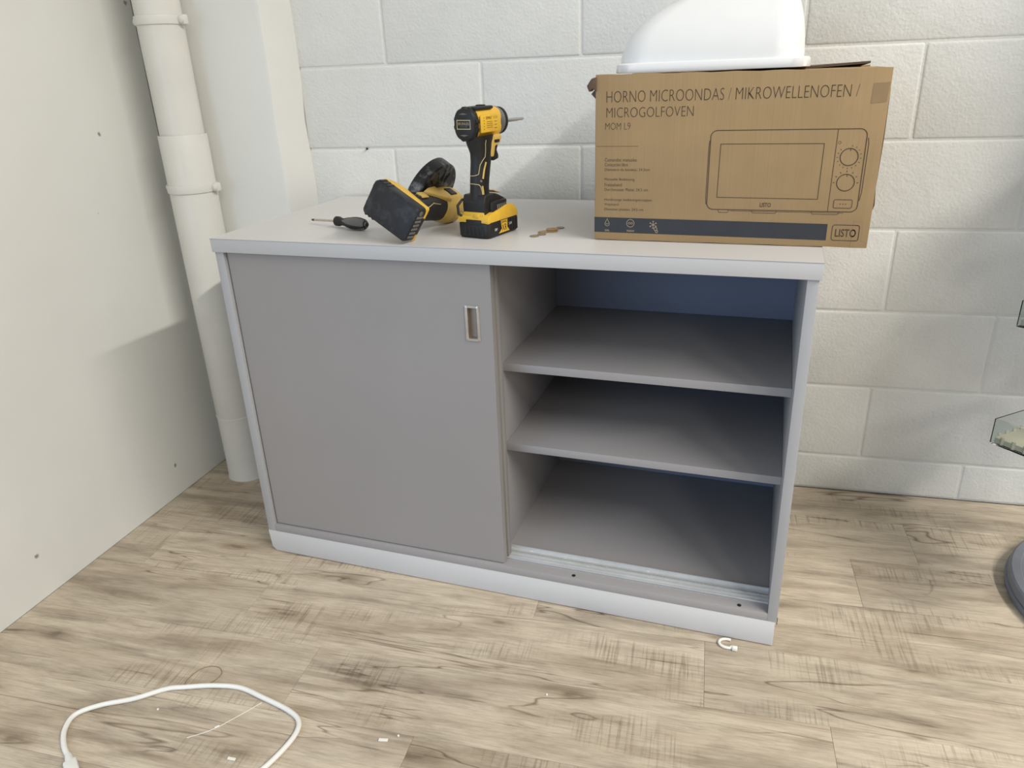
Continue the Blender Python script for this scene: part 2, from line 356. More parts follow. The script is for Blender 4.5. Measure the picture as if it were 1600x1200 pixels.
# back wall of painted blocks: mortar backing and every block
wb_ = MB(wallM).box(-.5, 3.4, .0026, .16, 0, 2.36).build('wall_back', M_BLOCK); tag(wb_, kind='structure')
BH, BL, ZA, S0 = .2026, .5, 1.1181, .1501
blk_cache = {}
def rough_block(w, h):
    key = (round(w, 3), round(h, 3))
    if key not in blk_cache:
        b = MB().box(.0003, w - .0003, 0, .03, .0003, h - .0003, .0075, seg=4)
        o = b.build('block', M_BLOCK, None, 60); me = o.data; bpy.data.objects.remove(o); blk_cache[key] = me
    return blk_cache[key]
r_i = -5
zb = ZA - 6 * BH
while True:
    z0 = ZA + (r_i - 0) * BH
    if z0 > 2.3: break
    zz0 = max(0, z0 - 0); h = z0 + BH - zz0
    if z0 + BH < .02: r_i += 1; continue
    ph = 0 if r_i % 2 == 0 else .5
    s = S0 + (ph - 2) * BL
    while s < 3.3:
        a, b_ = max(s, -.5), min(s + BL, 3.35)
        if b_ - a > .03:
            o = bpy.data.objects.new('block', rough_block(b_ - a, h)); COL.objects.link(o); o.parent = wb_
            o.matrix_local = wallM @ Matrix.Translation((a, random.uniform(-.0006, .0006), zz0)) @ Matrix.Rotation(random.uniform(-.0012, .0012), 4, 'Z')
        s += BL
    r_i += 1
zl = ZA - 6 * BH
# the cut course on the floor
z0 = 0; h = ZA - 5 * BH
s = S0 - BL
while s < 3.3:
    a, b_ = max(s, -.5), min(s + BL, 3.35)
    o = bpy.data.objects.new('block', rough_block(b_ - a, h)); COL.objects.link(o); o.parent = wb_
    o.matrix_local = wallM @ Matrix.Translation((a, 0, 0)); s += BL

# left wall (smooth render) and the pier in the corner
lw = MB().prism([(left_x(-1.25) - .15, -1.25), (left_x(-1.25), -1.25), (left_x(.9), .9), (left_x(.9) - .15, .9)], 0, 2.4, axis='z').build('wall_left', M_PLASTER); tag(lw, kind='structure')
pier = MB(wallM)
px0 = -.46; px1 = -.106
rings = []
for i in range(25):
    z = 2.38 * i / 24
    e = .0012 * math.sin(z * 17) + .001 * math.sin(z * 41 + 1)
    x1 = px1 + .0 + e; f = -.133 + .0006 * math.sin(z * 9)
    rings.append([(px0, -.0001, z), (px0, f, z), (x1 - .012, f, z), (x1 - .003, f + .003, z), (x1, f + .012, z), (x1 + .012 + e, -.0001 , z)])
pier.loft(rings); pier = pier.build('wall_pier', M_PLASTER, None, 50); tag(pier, kind='structure')

cpts = []
for i in range(60):
    z = .62 + .80 * i / 59
    sv = -.4580 + .0009 * math.sin(z * 23) + .0007 * math.sin(z * 61)
    # where the pier face meets the left wall
    P = wallM @ Vector((sv, -.1335, z)); P.x = left_x(P.y) + .0004 + .0006 * math.sin(z * 31); cpts.append(P)
MB().tube(cpts, .0009, 6).build('corner_crack', M_UNDER, pier)

# ------------------------------------------------------------------ drain pipe
pc = (-.3170, .3265)
pipe = tag(empty('drain_pipe', (pc[0], pc[1], 0)), 'white painted drain pipe standing in the corner behind the grey cabinet', 'pipe')
MB().lathe([(.96, .0535), (2.38, .0535)], n=48).build('upper_section', M_PIPE, pipe)
MB().lathe([(.2032, .0585), (.2040, .059), (.9745, .059), (.976, .0585), (.976, .0560), (.965, .0558)], n=48, cap=False).build('socket_sleeve', M_PIPE, pipe)
MB().lathe([(0, .061), (.006, .0592), (.05, .0585), (.194, .0585), (.199, .0602), (.2022, .0602), (.2032, .059)], n=48).build('lower_section', M_PIPE, pipe)
for zc, r_ in ((1.2350, .0535), (.8453, .059)):
    c = MB().lathe([(zc - .0105, r_ + .0005), (zc - .0098, r_ + .003), (zc - .006, r_ + .0036), (zc + .006, r_ + .0036), (zc + .0098, r_ + .003), (zc + .0105, r_ + .0005)], n=48, cap=False)
    d = Vector((.995, .09, 0))
    for sgn in (1, -1):
        e = d * (r_ + .007) * sgn
        c.box(e.x - .009, e.x + .009, e.y - .004, e.y + .014, zc - .011, zc + .011, .0035)
    cl = c.build('pipe_clamp', M_PIPE, pipe)
    for sgn in (1, -1):
        e = d * (r_ + .009) * sgn
        MB().lathe([(0, .0085), (.003, .0085), (.0045, .0065), (.0055, .003)], (e.x, e.y - .004, zc), (0, -1, 0), 16).build('bolt', M_PIPE, cl)

# ------------------------------------------------------------------ cabinet
W, H, D = 1.2, .7916, .5531
cab = tag(empty('cabinet', (0, 0, 0)), 'grey office cabinet with sliding door at left and two open shelves at right', 'cabinet')
MB().box(-.004, W + .004, -.004, D - .004, H - .0295, H - .0008, .0008).build('worktop_core', M_EDGE, cab)['label'] = 'paler grey edged worktop board'
MB().box(-.0045, W + .0045, -.0045, D - .003, H - .0014, H - .0008).build('edge_line', M_SEAM, cab)
MB().box(-.004, W + .004, -.0038, D - .003, H - .0009, H).build('worktop', M_TOP, cab)
zt = H - .0296
MB().box(0, .0205, 0, D - .006, .0614, zt, .0006).build('side_panel', M_CARC, cab)
MB().box(W - .0185, W, 0, D - .006, .0614, zt, .0006).build('side_panel', M_CARC, cab)
MB().box(.0205, W - .0185, 0, D - .012, .0614, .0795, .0006).build('bottom_panel', M_IN, cab)
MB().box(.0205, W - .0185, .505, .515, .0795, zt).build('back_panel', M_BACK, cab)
MB().box(.590, .610, .062, .505, .0795, zt, .0006).build('divider', M_IN, cab)
for z in (.531, .343):
    MB().box(.6102, W - .0187, .085, .5045, z - .0175, z, .0007).build('shelf', M_IN, cab)
MB().prism([(-.002, .0612), (W - .003, .0612), (W - .003, .003), (W - .006, 0.002), (.012, .002), (.0015, .012)], .0005, .0175, bev=.0006).build('plinth', M_PLINTH, cab)['label'] = 'pale grey plinth board'
for a_, b_ in ((.002, .018), (W - .018, W - .003)): MB().box(a_, b_, .0175, D - .02, .002, .0612).build('plinth_return', M_CARC, cab)
MB().box(W + .0, W + .0012, .002, .004, .055, .071).build('lipping_gap', M_DARK, cab)
# sliding doors; the front one has a cut-out with a recessed pull
hx0, hx1, hz0, hz1 = .5655, .5965, .6035, .678
dz0, dz1 = .0825, zt - .003
d = MB().box(.0245, hx0 + .003, .0075, .0255, dz0, dz1).box(hx1 - .003, .6225, .0075, .0255, dz0, dz1).box(hx0 + .003, hx1 - .003, .0075, .0255, dz0, hz0 + .003).box(hx0 + .003, hx1 - .003, .0075, .0255, hz1 - .003, dz1)
door = d.build('door', M_DOOR, cab); door['label'] = 'front sliding door'
h = MB()
ring_o = rrect(hx0, hz0, hx1, hz1, .0025); ring_i = rrect(hx0 + .0065, hz0 + .0065, hx1 - .0065, hz1 - .0065, .002); 
yy = [.0075, .0058, .0054, .0056, .0075, .021]
def rg(ins, y):
    return [(x, y, z) for x, z in rrect(hx0 + ins, hz0 + ins, hx1 - ins, hz1 - ins, max(.0012, .003 - ins * .2))]
h.loft([rg(0, .0078), rg(0, .0062), rg(.0012, .0052), rg(.0052, .0052), rg(.0062, .0062), rg(.0068, .0190)], cap=False)
hd = h.build('door_handle', M_STEEL, door); hd['label'] = 'recessed brushed metal pull'
MB().box(hx0 + .0055, hx1 - .0055, .0186, .0200, hz0 + .0055, hz1 - .0055).build('recess', M_CUP, door)
MB().box(.0245, .6245, .0330, .0510, dz0, dz1, .0006).build('door', M_DOOR, cab)['label'] = 'rear sliding door, mostly hidden'
# aluminium bottom track
t = MB().box(.6, W - .0187, .0285, .0720, .0795, .0808)
for a in (.0285, .0395, .0500, .0700): t.box(.6, W - .0187, a, a + .002, .0800, .0845 if a < .06 else .088)
t.box(.6, W - .0187, .0560, .0585, .0800, .0835)
tr = t.build('door_track', M_ALU, cab); tr['label'] = 'aluminium sliding track'
for x in (.781, 1.1263):
    MB().lathe([(0, .0042), (.0009, .0040), (.0012, .003)], (x, .010, .0795), n=16).build('screw', M_DARK, cab)
for x, y in ((.664, .066), (.745, .060), (.84, .053), (.93, .066), (.80, .045)):
    MB().box(x, x + .006, y, y + .002, .0805, .083, .0006, seg=1).build('track_crumb', M_CHIP, cab)

# ------------------------------------------------------------------ cardboard box with the oven
BX, BY, BZ = .800, .108, H + .0003
bw, bh, bd = .474, .2875, .345
box = tag(empty('cardboard_box', (BX, BY, BZ)), 'brown cardboard microwave oven box standing at the right end of the cabinet top', 'box')
# front panel, slightly wavy at the edges
def panel_xz(n=24):
    bot = [(bw * i / n, .0003 + .0004 * (1 + math.sin(i * 1.3))) for i in range(n + 1)]
    top = [(bw * (1 - i / n) + .001, bh - .002 + .0045 * (i / n) + .0006 * math.sin(i * 1.7)) for i in range(n + 1)]
    return bot + top
MB().prism(panel_xz(), 0, .0042, bev=.0012, seg=2).build('front_panel', M_CARD, box)
MB().box(.002, bw - .004, bd - .004, bd, .0008, bh - .001, .001).build('rear_panel', M_CARD, box)
MB().prism([(.0042, .0008), (bd - .004, .0008), (bd - .004, bh - .002), (.0042, bh + .0015)], .0015, .0055, axis='x').build('side_panel', M_CARD, box)
MB().prism([(.0042, .0008), (bd - .004, .0008), (bd - .004, bh - .004), (.0042, bh - .004)], bw - .008, bw - .004, axis='x').build('side_panel', M_CARD, box)
MB().box(.0055, bw - .008, .0042, bd - .004, .0008, .005).build('bottom_panel', M_CARD, box)
# top flaps: front flap lies closed, the rear one is sprung up at the right
MB().prism([(.0042, bh - .0055), (.165, bh - .0060), (.165, bh - .0022), (.0042, bh - .0017)], .0056, bw - .0081, axis='x').build('top_flap', M_CARD, box)
MB().loft([[(.07, .168, bh - .006), (.07, bd - .004, bh - .006), (.07, bd - .004, bh - .002), (.07, .168, bh - .002)],
           [(.30, .168, bh - .005), (.30, bd - .004, bh - .004), (.30, bd - .004, bh + .000), (.30, .168, bh - .001)],
           [(.455, .168, bh + .0035), (.455, bd - .004, bh - .002), (.455, bd - .004, bh + .002), (.455, .168, bh + .0070)]]).build('top_flap', M_CARDIN_SHADE, box)['label'] = 'rear flap sprung up at the right'
# torn tab at the upper left, side flap at the right coloured dark for the shaded slit
MB().prism([(-.0145, .272), (-.006, .284), (.003, .2865), (.003, .262), (-.004, .268), (-.010, .262)], -.004, .022, bev=.0015).prism([(-.008, .2585), (.001, .268), (.002, .248)], .004, .010, bev=.0008).build('torn_tab', M_CARDIN_SHADE, box)['label'] = 'torn dark corner tab'
MB().prism([(bw - .003, .262), (bw + .0018, .255), (bw + .0028, .18), (bw + .0012, .10), (bw + .0034, .072), (bw - .003, .05)], .006, .30, bev=.0005).build('side_flap', M_CARDIN_SHADE, box)['label'] = 'side flap bulging out past the front edge'
FR = Matrix(((1, 0, 0, 0), (0, 0, -1, -.00035), (0, 1, 0, 0), (0, 0, 0, 1)))   # front print plane, x right, z up
FR2 = Matrix.Translation((0, -.00025, 0)) @ FR
lettering('HORNO MICROONDAS / MIKROWELLENOFEN /', .0208, .4300, .2437, .2625, M_INK, box, FR, thin=-.020)
lettering('MICROGOLFOVEN', .0210, .1728, .2187, .2352, M_INK, box, FR, thin=-.020)
lettering('MOM L9', .0193, .0642, .1982, .2098, M_INK, box, FR, thin=-.020)
for txt, x1, zc in (('Comandos manuales', .0772, .1463), ('Colocación libre', .0612, .1380), ('Diámetro de bandeja: 24,5cm', .1008, .1285), ('Manuelle Bedienung', .0742, .1114), ('Freistehend', .0508, .1022), ('Durchmesser Platte: 24,5 cm', .0985, .0932),
                    ('Handmatige bedieningsknoppen', .1067, .0748), ('Vrijstaand', .0457, .0661), ('Diameter plateau: 24,5 cm', .0914, .0572)):
    lettering(txt, .0190, x1, zc - .0030, zc + .0030, M_INK, box, FR, thin=-.008)
P = [stroke([(.0026, .1698), (.0795, .1696)], .0007)]
print_mesh('printed_line', P[0], M_INK2, box, FR)
Q = []
Q += stroke(rrect(.2042, .0612, .4505, .1948, .011, 6), .0013, True)
Q += stroke([(.4062, .1945), (.4050, .0612)], .0009)
Q += stroke([(.2218, .1725), (.3875, .1721), (.3868, .0815), (.2209, .0824)], .0010, True)
for cx, cz in ((.4277, .1506), (.4273, .1094)):
    Q += stroke(circ(cx, cz, .0136, 32), .0014, True); Q += stroke([(cx + .001, cz + .0095), (cx + .001, cz + .0136)], .0010)
for i in range(15):
    a = math.radians(80 - i * 21.5)
    Q += stroke([(.4277 + .0168 * math.cos(a), .1506 + .0168 * math.sin(a)), (.4277 + .0192 * math.cos(a), .1506 + .0192 * math.sin(a))], .0009)
for a in (0, 32, 60, 90, 120, 148, 180):
    a = math.radians(a); Q += stroke([(.4273 + .0170 * math.cos(a), .1094 + .0170 * math.sin(a)), (.4273 + .0196 * math.cos(a), .1094 + .0196 * math.sin(a))], .0012)
Q += stroke(circ(.4107, .1735, .0022, 12), .0005, True)
Q += stroke(rrect(.4130, .0674, .4417, .0814, .0025, 4), .0010, True)
for i in range(3): Q += [circ(.4235 + .0042 * i, .0742, .0009, 8)]
Q += stroke([(.4528, .181), (.4545, .172), (.4540, .094), (.4518, .080)], .0010)
Q += stroke([(.2030, .178), (.2022, .168), (.2018, .082), (.2028, .070)], .0010)
for a, b_ in ((.2240, .2430), (.2810, .3230), (.3790, .4230)): Q += stroke([(a, .0605), (a + .002, .0562), (b_ - .002, .0562), (b_, .0605)], .0007)
Q += stroke([(.245, .0590), (.430, .0590)], .0006)
print_mesh('oven_drawing', Q, M_INK, box, FR)
lettering('LISTO', .2945, .3126, .0668, .0742, M_INK, box, FR, thin=.012)
print_mesh('printed_band', [[(.0002, .0150), (.4079, .0121), (.4079, .0401), (.0002, .0428)]], M_NAVY, box, FR)
Q = stroke([(.0246, .0400), (.0222, .0352), (.0204, .0318), (.0208, .0284), (.0246, .0264), (.0284, .0284), (.0288, .0318), (.0270, .0352)], .0007, True) + stroke([(.0222, .0318), (.0240, .0302), (.0254, .0302), (.0272, .0318)], .0007)
print_mesh('capacity_icon', Q, M_PALE, box, FR2); Q = stroke(circ(.0684, .0327, .0070, 24), .0008, True)
for x in (.0660, .0708): Q += stroke(circ(x, .0327, .0017, 10), .0006, True)
print_mesh('power_icon', Q, M_PALE, box, FR2); Q = []
for i in range(6):
    a = math.radians(60 * i + 30); cx, cz = .1105, .0310
    Q += stroke([(cx, cz), (cx + .0070 * math.cos(a), cz + .0070 * math.sin(a))], .0009)
    e = Vector((cx + .0050 * math.cos(a), cz + .0050 * math.sin(a)))
    for s_ in (.7, -.7): Q += stroke([e, e + Vector((math.cos(a + s_), math.sin(a + s_))) * .0024], .0007)
Q += stroke(circ(.1150, .0235, .0028, 12), .0009, True) + stroke(circ(.1172, .0188, .0022, 12), .0009, True)
print_mesh('defrost_icon', Q, M_PALE, box, FR2)
lettering('20L', .0198, .0298, .0168, .0202, M_PALE, box, FR2)
lettering('700W', .0615, .0762, .0168, .0202, M_PALE, box, FR2)
print_mesh('logo_frame', stroke(rrect(.4160, .0126, .4585, .0390, .0040, 5), .0011, True), M_INK, box, FR)
lettering('LISTO', .4212, .4540, .0188, .0322, M_INK, box, FR, thin=.014)
print_mesh('tape_strip', [[(.4490, .2330), (.4715, .2345), (.4735, .2640), (.4500, .2630)]], M_TAPE, box, FR)
print_mesh('tape_strip', [[(.4480, .0012), (.4715, .0012), (.4715, .0110), (.4625, .0110), (.4625, .0460), (.4480, .0460)]], M_TAPE, box, FR)

# ------------------------------------------------------------------ white dome-shaped cover on the box
dm = tag(empty('dome_cover', (.829, .120, BZ + bh + .0030)), 'glossy white plastic domed cover with a straight rim lying on the cardboard box', 'cover')
dw, dd = .3245, .30
def foot(u, inset):
    pts = rrect(inset, inset, dw - inset, dd - inset, .035, 8); return pts
rings = []
ax, ay, hh = .262, .155, .128
prof = [math.radians(a) for a in (0, 4, 8, 14, 20, 28, 36, 44, 52, 60, 68, 75, 81, 86, 89)]
base_pts = rrect(.004, .006, dw - .011, dd - .009, .05, 10)
for a in prof:
    k = math.cos(a) ** 1.0; z = .0155 + hh * math.sin(a)
    rings.append([(ax + (x - ax) * k, ay + (y - ay) * k, z) for x, y in base_pts])
MB().loft(rings).build('dome', M_WHITE, dm, 60)
MB().loft([[(x, y, 0) for x, y in rrect(.001, .001, dw - .001, dd - .001, .03, 8)], [(x, y, .001) for x, y in rrect(0, 0, dw, dd, .031, 8)], [(x, y, .0135) for x, y in rrect(.0008, .0008, dw - .0008, dd - .0008, .031, 8)], [(x, y, .0160) for x, y in rrect(.004, .004, dw - .004, dd - .004, .031, 8)]]).build('rim', M_WHITE, dm, 50)

# ------------------------------------------------------------------ tool battery (shared by the two tools)
def battery(parent, XF, body_black, yellow, lw_=.056, hw=.037, detail=True):
    """x forward, z up, bottom at z = 0"""
    sh = MB(XF).loft([[(x, y, z) for x, y in rrect(-lw_ + i, -hw + i, lw_ - i, hw - i, .009, 4)] for z, i in ((0, .005), (.0015, .002), (.005, .0003), (.029, 0), (.031, .001))])
    for i in range(5): sh.box(-.057, -.055, -.024 + i * .010, -.020 + i * .010, .006, .024, .0006, seg=1)
    for s_ in (-1, 1):
        for i in range(3): sh.box(.026 + i * .009, .031 + i * .009, s_ * hw - .001, s_ * hw + .001, .004, .028, .0006, seg=1)
    shell = sh.build('battery', body_black, parent); shell['label'] = 'slide-on battery pack'
    up = MB(XF)
    up.prism([(-lw_ + .0005, .029), (lw_ - .0005, .029), (lw_ - .001, .038), (lw_ - .010, .050), (lw_ - .020, .056), (.012, .058), (-lw_ + .006, .046), (-lw_ + .0005, .040)], -hw + .0005, hw - .0005, bev=.003)
    up.build('battery_cover', yellow, shell)
    MB(XF).box(-lw_ - .0008, -lw_ + .006, -.020, .016, .0265, .0365, .0012).build('release_button', body_black, shell)
    return shell
# ------------------------------------------------------------------ impact driver, upright on its battery
AD = math.radians(77)
drl = tag(empty('impact_driver', (.5755, .1370, H), AD), 'yellow and black cordless impact driver standing upright on its battery', 'power tool')
bt = battery(drl, None, M_BLK, M_YEL)
# badge and lettering on the right flank (local -y)
FS = Matrix(((1, 0, 0, 0), (0, 0, -1, -.0376), (0, 1, 0, 0), (0, 0, 0, 1)))
print_mesh('badge', [[(-.022, .006), (.018, .006), (.010, .014), (.012, .030), (-.014, .030), (-.010, .014)]], M_YEL, bt, FS)
FS2 = Matrix.Translation((0, -.0003, 0)) @ FS
lettering('XR', -.010, .008, .009, .0215, M_BLK, bt, FS2)
lettering('DEWALT', -.014, .012, .0235, .0290, M_BLK, bt, FS2)
lettering('18V', -.036, -.026, .013, .018, M_PAPER, bt, FS2)
lettering('5.0Ah', .016, .030, .017, .022, M_PAPER, bt, FS2)
# foot of the handle
ft = MB().prism([(-.050, .046), (-.044, .0385), (.004, .0385), (.010, .040), (.024, .046), (.028, .060), (.022, .070), (.002, .0785), (-.010, .083), (-.046, .083), (-.051, .068)], -.026, .026, bev=.005, seg=3)
ft.box(-.034, .020, -.0335, -.020, .042, .069, .004).box(-.034, .020, .020, .0335, .042, .069, .004)
foot_o = ft.build('tool_foot', M_BLK, drl)
MB().box(-.002, .020, -.015, .015, .0740, .0762, .0012, Matrix.Translation((0, 0, .003)) @ Matrix.Rotation(.32, 4, 'Y') @ Matrix.Translation((-.022, 0, .004))).build('mode_panel', M_YELT, foot_o)
FS3 = Matrix.Translation((0, .0036, 0)) @ FS
g = MB()
for i in range(6): g.box(-.018 + i * .006, -.0145 + i * .006, -.0345, -.0330, .048, .062, .0004, seg=1)
g.build('grip_ribs', M_GREY, foot_o)
MB().box(-.053, -.044, -.024, .024, .0385, .0505, .002).box(-.056, -.050, -.014, -.003, .040, .048, .001).build('battery_latch', M_YEL, drl)
MB().tube([(-.050, .026, .040), (-.056, .033, .046), (-.056, .034, .062), (-.046, .030, .072), (-.036, .026, .072)], .0028, 8).build('belt_hook', M_BLK, drl)
# handle
def oval(cx, hx, hy, z, n=24, e=.8):
    return [(cx + hx * abs(math.cos(t)) ** e * (1 if math.cos(t) >= 0 else -1), hy * abs(math.sin(t)) ** e * (1 if math.sin(t) >= 0 else -1), z) for t in (2 * math.pi * i / n for i in range(n))]
hs = [(.074, -.0285, .0210, .019), (.082, -.0272, .0205, .0165), (.095, -.0262, .0208, .0155), (.110, -.0240, .0215, .0155), (.124, -.0212, .0228, .0155), (.1427, -.0172, .0240, .0155), (.159, -.0155, .0255, .0160), (.176, -.0190, .0300, .0185), (.190, -.0190, .0330, .0220)]
hn = MB().loft([oval(cx, hx, hy, z) for z, cx, hx, hy in hs]).build('handle', M_BLK, drl, 50)
def surf(deg, z, off=.0005):
    for (za, ca, ha, ya), (zb_, cb, hb, yb) in zip(hs, hs[1:]):
        if za <= z <= zb_:
            t_ = (z - za) / (zb_ - za); c_, h_, y_ = ca + (cb - ca) * t_, ha + (hb - ha) * t_, ya + (yb - ya) * t_
            ct, st = math.cos(math.radians(deg)), math.sin(math.radians(deg))
            return (c_ + (h_ + off) * abs(ct) ** .8 * (1 if ct >= 0 else -1), (y_ + off) * abs(st) ** .8 * (1 if st >= 0 else -1), z)
def trim(name, pts, w, m):
    q = []
    for (t0, z0), (t1, z1) in zip(pts, pts[1:]):
        k_ = max(2, int(abs(t1 - t0) / 8))
        q += [surf(t0 + (t1 - t0) * i / k_, z0 + (z1 - z0) * i / k_, .0008 - w * .4) for i in range(k_)]
    q.append(surf(*pts[-1], .0008 - w * .4))
    return MB().tube(q, w / 2, 8).build(name, m, hn)
trim('cream_piping', [(262, .183), (260, .168), (255, .152), (236, .145), (222, .138), (213, .121), (180, .1185), (140, .118)], .0014, M_GOLD)
trim('cream_piping', [(140, .1035), (180, .1035), (217, .102), (230, .098), (238, .090), (241, .080)], .0014, M_GOLD)
trim('yellow_inlay', [(262, .142), (252, .128), (246, .112)], .0050, M_YELT)
trim('yellow_inlay', [(243, .099), (247, .090), (248, .080)], .0045, M_YELT)
MB().lathe([(0, .0026), (.0012, .0022)], surf(232, .1085), (-.6, -.8, 0), 10).build('screw', M_GREYM, hn)
# trigger area
MB().prism([(-.004, .150), (.0076, .1485), (.0110, .158), (.0140, .168), (.0300, .1715), (.0385, .182), (.036, .190), (-.004, .190)], -.0155, .0155, bev=.003).build('trigger_frame', M_YELT, drl)
MB().prism([(.006, .146), (.016, .140), (.0330, .1430), (.0335, .150), (.0280, .160), (.0340, .170), (.010, .172)], -.0095, .0095, bev=.003).build('trigger', M_BLK, drl)
MB().box(.010, .027, -.0172, -.0150, .175, .1805, .001).build('direction_switch', M_BLK, drl)
# head
def oct_(x, hy, hz, cz=.2125, cy=.007, n=32, e=.85, q=.86):
    hy = hy * q
    return [(x, cy + hy * abs(math.cos(t)) ** e * (1 if math.cos(t) >= 0 else -1), cz + hz * abs(math.sin(t)) ** e * (1 if math.sin(t) >= 0 else -1)) for t in (2 * math.pi * i / n for i in range(n))]
MB().loft([oct_(x, a, b_, e=.75) for x, a, b_ in ((-.045, .0280, .0290), (.010, .0280, .0290), (.022, .0285, .029), (.036, .0275, .028), (.042, .025, .026))]).build('motor_housing', M_YEL, drl, 40)
rc = MB().loft([oct_(x, a, b_, e=.8) for x, a, b_ in ((-.0575, .0235, .0255), (-.0560, .0262, .0280), (-.0500, .0288, .0302), (-.0440, .0292, .0305), (-.0425, .0284, .0298))])
for ang in range(20, 380, 30):
    a = math.radians(ang); rc.box(-.052, -.043, -.0035, .0035, .0275, .0318, .001, Matrix.Translation((0, .007, .2125)) @ Matrix.Diagonal((1, .86, 1, 1)) @ Matrix.Rotation(a, 4, 'X'))
rc.box(-.045, .012, -.016, .020, .2370, .2432, .003).box(-.012, .000, -.006, .010, .2425, .2455, .0015)
rcap = rc.build('rear_cap', M_BLK, drl)
FB = Matrix(((0, 0, -1, -.0578), (-1, 0, 0, .006), (0, 1, 0, .2125), (0, 0, 0, 1))) @ Matrix.Translation((-.001, 0, 0))       # rear face print: x to the viewer's right
print_mesh('label_frame', stroke([(-.0150, -.0075), (.0150, -.0075), (.0150, .0080), (-.0150, .0080)], .0014, True), M_GOLD, rcap, FB)
lettering('BRUSHLESS', -.0125, .0125, -.0005, .0042, M_PALE, rcap, FB)
lettering('MOTOR', -.0080, .0080, -.0045, -.0022, M_GREY, rcap, FB)
for s_ in (1, -1): print_mesh('vent_mark', [[(-.010, s_ * .0185), (0, s_ * .0210), (.010, s_ * .0185), (0, s_ * .0175)]], M_GREY, rcap, FB)
sl = MB().box(-.0420, .014, -.0226, -.0190, .1965, .2285, .002).build('side_label', M_YEL, drl)
FL = Matrix(((1, 0, 0, -.002), (0, 0, -1, -.0229), (0, 1, 0, 0), (0, 0, 0, 1)))
lettering('DEWALT', -.024, -.004, .2200, .2250, M_BLK, sl, FL)
lettering('1 2 3', .002, .014, .2200, .2245, M_BLK, sl, FL)
print_mesh('printed_lines', sum([stroke([(-.022, z), (-.002, z)], .0007) for z in (.2155, .2120, .2085, .2050)], []) + [circ(-.031, z, .0011, 8) for z in (.203, .208, .213, .218, .223)] + sum([stroke([(.004, z), (.013, z)], .0009) for z in (.215, .209, .203)], []), M_INK, sl, FL)
MB().loft([oct_(x, a, a, e=1) for x, a in ((.030, .0268), (.038, .0286), (.048, .0276), (.062, .0225), (.068, .0205))]).build('gear_case', M_GREYM, drl, 50)
MB().loft([oct_(x, a, a, e=1) for x, a in ((.0570, .0240), (.0580, .0262), (.0640, .0256), (.0695, .0210), (.0715, .0185))]).build('nose_ring', M_BLK, drl, 50)
MB().lathe([(.066, .0095), (.078, .0090), (.080, .0070)], (0, .007, .2110), (1, 0, 0), 24).build('collet', M_BLK, drl)
MB().lathe([(.078, .0037), (.130, .0037), (.133, .0030), (.150, .0030), (.157, .0012)], (0, .006, .2110), (1, 0, -.01), 6 * 3).build('driver_bit', M_CHROME, drl)

# ------------------------------------------------------------------ angle grinder lying on the worktop
gx = Vector((-.85318, .13712, .50327)); gy = Vector((.51382, .05475, .85615)); gz = gx.cross(gy)
GM = Matrix(((gx.x, gy.x, gz.x, .4225), (gx.y, gy.y, gz.y, .0085), (gx.z, gy.z, gz.z, .8557), (0, 0, 0, 1)))
gr = empty('angle_grinder'); gr.matrix_world = GM
tag(gr, 'dusty yellow and black cordless angle grinder lying tilted on the worktop', 'power tool')
gb = battery(gr, None, M_BLKD, M_YEL)
for i in range(6): MB().box(-.0575, -.0555, -.026 + i * .0085, -.021 + i * .0085, .004, .024, .0006, seg=1).build('battery_rib', M_GREY, gb)
MB().lathe([(0, .005), (.0016, .005), (.0018, .003)], (-.0558, .028, .012), (-1, 0, 0), 14).build('battery_screw', M_GREY, gb)
for y in (.020, -.015): MB().box(.0545, .0585, y - .003, y + .003, .008, .014, .001).build('battery_catch', M_BLK, gb)
# collar and handle along +z
def ring(z, rx, ry, cx=0, cy=0, n=28, e=.85): return [(cx + rx * abs(math.cos(t)) ** e * (1 if math.cos(t) >= 0 else -1), cy + ry * abs(math.sin(t)) ** e * (1 if math.sin(t) >= 0 else -1), z) for t in (2 * math.pi * i / n for i in range(n))]
cb = MB().loft([ring(z, rx, ry) for z, rx, ry in ((.050, .034, .032), (.062, .036, .033), (.074, .033, .031), (.084, .028, .027))])
for i in range(14):
    a = 2 * math.pi * i / 14; cb.box(.0265, .0345, -.0022, .0022, .064, .080, .0008, Matrix.Rotation(a, 4, 'Z'))
cb.build('rear_housing', M_BLKD, gr)
gh = MB().loft([ring(z, rx, ry) for z, rx, ry in ((.080, .0275, .0265), (.090, .0265, .0255), (.115, .0260, .0255), (.145, .0270, .0265), (.170, .0285, .0285), (.190, .029, .0295))]).build('handle', M_BLK, gr, 50)
for x_, pts in ((0, [(.020, .100), (.021, .135), (.012, .150), (.012, .186)]), (1, [(-.022, .088), (-.023, .10), (-.018, .125), (-.021, .150), (-.016, .172), (-.018, .186)])):
    b = MB()
    for (u0, z0), (u1, z1) in zip(pts, pts[1:]): b.tube([(u0, math.sqrt(max(0, .0275 ** 2 - u0 ** 2)) if x_ == 0 else math.sqrt(max(0, .0275 ** 2 - u0 ** 2)), z0), (u1, math.sqrt(max(0, .0285 ** 2 - u1 ** 2)), z1)], .0009, 6)
    b.build('cream_piping', M_GOLD, gh)
